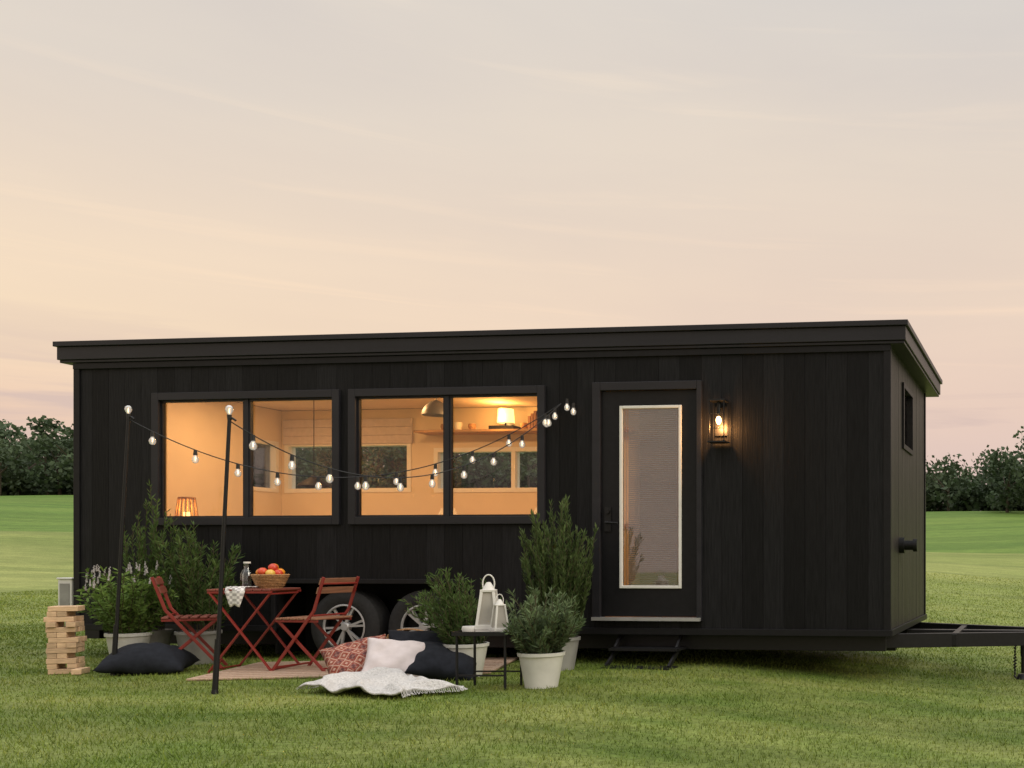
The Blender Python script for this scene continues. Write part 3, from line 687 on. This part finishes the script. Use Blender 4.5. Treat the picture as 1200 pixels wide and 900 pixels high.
# ------------------------------------------------------------------ cushions and blanket
def cushion(name,loc,rot,a,b,T_,mt,seed=0,sag=.0):
    n=26; vs=[];fs=[]; r=np.random.default_rng(seed); ph=r.uniform(0,6.28,6)
    for side in(1,-1):
        for i in range(n+1):
            for j in range(n+1):
                u=-1+2*i/n; v=-1+2*j/n; q=max(0,(1-u*u)*(1-v*v))**.45
                wr=1+.12*math.sin(5*u+ph[0]+2*v)*math.sin(4*v+ph[1])+.06*math.sin(11*u*v+ph[2])-.16*math.exp(-((u-.1)**2+(v-.3)**2)*7)
                x=a*u*(1-.09*(1-v*v)); y=b*v*(1-.09*(1-u*u)); zz=side*T_*q*wr - sag*(u*u+v*v)*.5+.006*math.sin(9*u+ph[3])*math.sin(7*v+ph[4])
                vs.append((x,y,zz))
        o=0 if side==1 else (n+1)**2
        for i in range(n):
            for j in range(n):
                k=o+i*(n+1)+j; f=(k,k+n+1,k+n+2,k+1); fs.append(f if side==1 else f[::-1])
    g=MB(); g.add(vs,fs); ob=g.obj(name,mt,None,False,loc=loc,rot=rot)
    ob.data.polygons.foreach_set("use_smooth",[True]*len(fs)); md=ob.modifiers.new("w",'WELD'); md.merge_threshold=.0005
    return ob
rad=math.radians
cushion("floor_cushion",(1.85,-1.10,.13),(rad(4),rad(3),rad(30)),.30,.27,.125,M['navy'],1,sag=.07)
cushion("kilim_cushion",(3.97,-1.44,.165),(rad(40),rad(-14),rad(38)),.235,.21,.095,M['kilim'],2)
cushion("white_cushion",(4.28,-1.44,.165),(rad(46),rad(7),rad(30)),.225,.205,.095,M['linen'],3)
cushion("dark_cushion",(4.55,-1.24,.14),(rad(30),rad(10),rad(30)),.26,.22,.10,M['navy'],4)
cushion("dark_cushion",(4.27,-1.12,.19),(rad(60),0,rad(25)),.25,.22,.08,M['navy'],5)
BT=empty("picnic_basket",(3.95,-.78,0)); g=MB(); g.lathe((0,0,0),[(.001,.01),(.18,.01),(.20,.28),(.21,.29),(.19,.29),(.17,.03)],24,jit=.01)
hp=[(.20*math.cos(t),0,.28+.08*math.sin(t)) for t in np.linspace(0,math.pi,12)]; g.tube(hp,.008); g.obj("basket",M['wicker'],BT,smooth=True)
g=MB(); g.lathe((.03,.0,.25),[(.001,0),(.11,0),(.10,.05),(.04,.08),(.001,.085)],14,jit=.1); g.obj("folded_cloth",M['linen'],BT,smooth=True)
n1,n2=90,54; vs=[];fs=[]
for i in range(n1+1):
    for j in range(n2+1):
        u=i/n1;v=j/n2
        x=(u-.5)*1.06*(1-.10*math.sin(5*v+1))+.04*math.sin(7*v+2*u); y=(v-.5)*.52*(1+.18*math.sin(6*u))+.07*math.sin(5.5*u+.5)
        zz=.045+.036*abs(math.sin(7*u+3.5*v+math.sin(6*v)))**1.5+.022*math.sin(13*u-7*v+1)*math.sin(8*v+3*u)+.008*math.sin(31*u+9*v+4*math.sin(5*v))+.05*max(0,v-.5)*(1+math.sin(4*u+.4))
        vs.append((x,y,max(.03,zz)))
for i in range(n1):
    for j in range(n2): a=i*(n2+1)+j; fs.append((a,a+n2+1,a+n2+2,a+1))
BL=empty("knit_blanket",(4.55,-2.04,0),rad(-14))
g=MB(); g.add(vs,fs); ob=g.obj("throw",M['knit'],BL,True); s=ob.modifiers.new("s",'SOLIDIFY'); s.thickness=.012
g=MB()
for j in range(0,n2+1):
    for i in(0,n1):
        p=vs[i*(n2+1)+j]; k=-1 if i==0 else 1; g.tube([p,(p[0]+k*.015,p[1]+random.uniform(-.008,.008),.035),(p[0]+k*.03,p[1]+random.uniform(-.015,.015),.026)],.002,4)
g.obj("fringe",M['knit'],BL)

# ------------------------------------------------------------------ side table + lanterns
S=empty("side_table",(5.20,-1.70,0),rad(6)); g=MB(); a=.175; by=.14
for x in(-a,a):
    for y in(-by,by): g.box(x-.007,x+.007,y-.007,y+.007,0,.394)
g.box(-a-.02,a+.02,-by-.02,by+.02,.395,.407)
g.box(-a+.008,a-.008,-by-.004,-by+.004,.10,.112); g.box(-a+.008,a-.008,by-.004,by+.004,.10,.112)
for y in(-by-.029,by+.021): g.box(-a-.022,a+.022,y,y+.008,.395,.425)
for x in(-a-.031,a+.023): g.box(x,x+.008,-by-.02,by+.02,.395,.425)
g.obj("metal_frame",M['steel'],S)
def lantern(loc,s,rz):
    e=empty("white_lantern",loc,rz); g=MB(); b,t,h=.060*s,.034*s,.25*s
    g.box(-b*1.08,b*1.08,-b*1.08,b*1.08,0,.02*s)
    for sx in(-1,1):
        for sy in(-1,1): g.bar((sx*b,sy*b,.02*s),(sx*t,sy*t,h),.016*s,.016*s)
    for a_ in range(4):
        c,q=math.cos(a_*math.pi/2),math.sin(a_*math.pi/2)
        g.bar((c*b-q*b,q*b+c*b,.035*s),(c*b+q*b,q*b-c*b,.035*s),.014*s,.03*s)
    g.box(-t*1.25,t*1.25,-t*1.25,t*1.25,h,h+.014*s)
    g.lathe((0,0,h+.014*s),[(t*1.1,0),(t*.8,.02*s),(.012*s,.045*s),(.001,.046*s)],16)
    hp=[(.034*s*math.cos(v),0,h+.05*s+.055*s*math.sin(v)) for v in np.linspace(-.5,math.pi+.5,16)]; g.tube(hp,.005*s,6)
    g.obj("lantern_frame",M['lwhite'],e,bevel=.002)
    g=MB(); q=.93; vs=[(-b*q,-b*q,.02*s),(b*q,-b*q,.02*s),(b*q,b*q,.02*s),(-b*q,b*q,.02*s),(-t*q,-t*q,h),(t*q,-t*q,h),(t*q,t*q,h),(-t*q,t*q,h)]
    g.add(vs,[(0,1,5,4),(1,2,6,5),(2,3,7,6),(3,0,4,7)]); g.obj("panels",M['lpanel'],e)
lantern((5.18,-1.68,.408),1.2,rad(20)); lantern((5.30,-1.74,.408),.80,rad(50))
g=MB(); g.lathe((0,0,0),[(.001,0),(.045,0),(.055,.03),(.05,.05),(.045,.045)],18); g.obj("white_bowl",M['lwhite'],None,True,loc=(5.08,-1.76,.408))

# ------------------------------------------------------------------ electrical box at left
E=empty("utility_box",(-.70,.6,0)); g=MB(); g.box(-.03,.03,-.03,.03,0,.45); g.obj("post",M['zinc'],E); g=MB(); g.box(-.08,.08,-.06,.06,.42,.74); g.box(-.09,.09,-.07,.07,.741,.76); g.obj("cabinet",M['white'],E,bevel=.008)
g=MB(); g.box(-.055,.055,-.065,-.061,.46,.70); g.obj("cabinet_door",M['zinc'],E)

# ------------------------------------------------------------------ world
wd=bpy.data.worlds.new("World"); scene.world=wd; wd.use_nodes=True; nt=wd.node_tree; nt.nodes.clear(); Nn=nt.nodes; Lk=nt.links
sun_el=rad(28); sun_az=rad(104)   # azimuth from +Y clockwise: right-hand side
out=Nn.new("ShaderNodeOutputWorld")
sky=Nn.new("ShaderNodeTexSky"); sky.sky_type='NISHITA'; sky.sun_disc=False; sky.sun_elevation=sun_el; sky.sun_rotation=sun_az
bg1=Nn.new("ShaderNodeBackground"); bg1.inputs[1].default_value=.10; Lk.new(sky.outputs[0],bg1.inputs[0])
tc=Nn.new("ShaderNodeTexCoord"); sp=Nn.new("ShaderNodeSeparateXYZ"); Lk.new(tc.outputs["Generated"],sp.inputs[0])
def ramp(stops):
    r=Nn.new("ShaderNodeValToRGB"); e=r.color_ramp
    e.elements[0].position=stops[0][0]; e.elements[0].color=(*lin(stops[0][1]),1)
    e.elements[1].position=stops[-1][0]; e.elements[1].color=(*lin(stops[-1][1]),1)
    for p,c in stops[1:-1]: x=e.elements.new(p); x.color=(*lin(c),1)
    Lk.new(sp.outputs["Z"],r.inputs[0]); return r
rl=ramp([(0,(222,192,180)),(.07,(231,198,182)),(.11,(242,208,182)),(.17,(253,226,192)),(.25,(246,224,198)),(.36,(229,218,205)),(.6,(217,213,209)),(1,(215,217,220))])
rr=ramp([(0,(219,194,188)),(.08,(226,199,190)),(.15,(236,208,191)),(.25,(241,218,197)),(.36,(233,218,202)),(.5,(222,216,209)),(.7,(215,214,212)),(1,(215,217,220))])
mr=Nn.new("ShaderNodeMapRange"); mr.inputs[1].default_value=-.75; mr.inputs[2].default_value=-.25; Lk.new(sp.outputs["X"],mr.inputs[0])
mx=Nn.new("ShaderNodeMix"); mx.data_type='RGBA'; Lk.new(mr.outputs[0],mx.inputs["Factor"]); Lk.new(rl.outputs[0],mx.inputs["A"]); Lk.new(rr.outputs[0],mx.inputs["B"])
def cloud(scale,st,rot,p0,c0,p1,c1,dist=.4,det=7):
    mp=Nn.new("ShaderNodeMapping"); mp.inputs["Scale"].default_value=st; mp.inputs["Rotation"].default_value=rot; Lk.new(tc.outputs["Generated"],mp.inputs[0])
    nz=Nn.new("ShaderNodeTexNoise"); nz.inputs["Scale"].default_value=scale; nz.inputs["Detail"].default_value=det; nz.inputs["Roughness"].default_value=.55; nz.inputs["Distortion"].default_value=dist; Lk.new(mp.outputs[0],nz.inputs["Vector"])
    cr=Nn.new("ShaderNodeValToRGB"); cr.color_ramp.elements[0].position=p0; cr.color_ramp.elements[0].color=(*c0,1); cr.color_ramp.elements[1].position=p1; cr.color_ramp.elements[1].color=(*c1,1); Lk.new(nz.outputs["Fac"],cr.inputs[0]); return cr.outputs[0]
def mul(A,B):
    mm=Nn.new("ShaderNodeMix"); mm.data_type='RGBA'; mm.blend_type='MULTIPLY'; mm.inputs["Factor"].default_value=1; Lk.new(A,mm.inputs["A"]); Lk.new(B,mm.inputs["B"]); return mm.outputs["Result"]
c=mul(mx.outputs["Result"],cloud(1.2,(1.3,1.3,7),(rad(2),rad(3),0),.32,(.94,.94,.965),.68,(1.025,1.015,1.0)))
c=mul(c,cloud(1.9,(1.1,1.1,20),(rad(-1),rad(2),0),.56,(1,1,1),.76,(1.10,1.07,1.025),dist=.5))
lv=cloud(1.4,(1.5,1.5,26),(rad(1),rad(-1.5),0),.48,(0,0,0),.60,(1,1,1),dist=.6)
hz=Nn.new("ShaderNodeMapRange"); hz.inputs[1].default_value=.20; hz.inputs[2].default_value=.13; hz.inputs[3].default_value=0; hz.inputs[4].default_value=.65; Lk.new(sp.outputs["Z"],hz.inputs[0])
mq=Nn.new("ShaderNodeMath"); mq.operation='MULTIPLY'; Lk.new(lv,mq.inputs[0]); Lk.new(hz.outputs[0],mq.inputs[1])
ml=Nn.new("ShaderNodeMix"); ml.data_type='RGBA'; Lk.new(mq.outputs[0],ml.inputs["Factor"]); Lk.new(c,ml.inputs["A"]); ml.inputs["B"].default_value=(*lin((209,185,179)),1); c=ml.outputs["Result"]
zb=Nn.new("ShaderNodeMapRange"); zb.inputs[1].default_value=.5; zb.inputs[2].default_value=.95; zb.inputs[3].default_value=1.0; zb.inputs[4].default_value=3.2; Lk.new(sp.outputs["Z"],zb.inputs[0])
bg2=Nn.new("ShaderNodeBackground"); Lk.new(zb.outputs[0],bg2.inputs[1]); Lk.new(c,bg2.inputs[0])
ms=Nn.new("ShaderNodeMixShader"); ms.inputs[0].default_value=.95; Lk.new(bg1.outputs[0],ms.inputs[1]); Lk.new(bg2.outputs[0],ms.inputs[2]); Lk.new(ms.outputs[0],out.inputs[0])
sl=bpy.data.lights.new("sun",'SUN'); sl.energy=1.2; sl.angle=rad(25); sl.color=(1,.88,.72)
so=bpy.data.objects.new("sun",sl); COL.objects.link(so)
dv=Vector((math.sin(sun_az)*math.cos(sun_el),math.cos(sun_az)*math.cos(sun_el),math.sin(sun_el))); so.rotation_euler=dv.to_track_quat('Z','Y').to_euler()

# ------------------------------------------------------------------ camera
cam=bpy.data.cameras.new("camera"); co=bpy.data.objects.new("camera",cam); COL.objects.link(co); scene.camera=co
co.location=(9.271,-8.70,.95); co.rotation_euler=(rad(90),0,rad(6.17))
cam.sensor_width=36; cam.lens=35.22; cam.shift_x=-.414; cam.shift_y=.171; cam.clip_start=.05; cam.clip_end=3000
scene.view_settings.view_transform='Standard'; scene.view_settings.look='None'; scene.view_settings.exposure=0
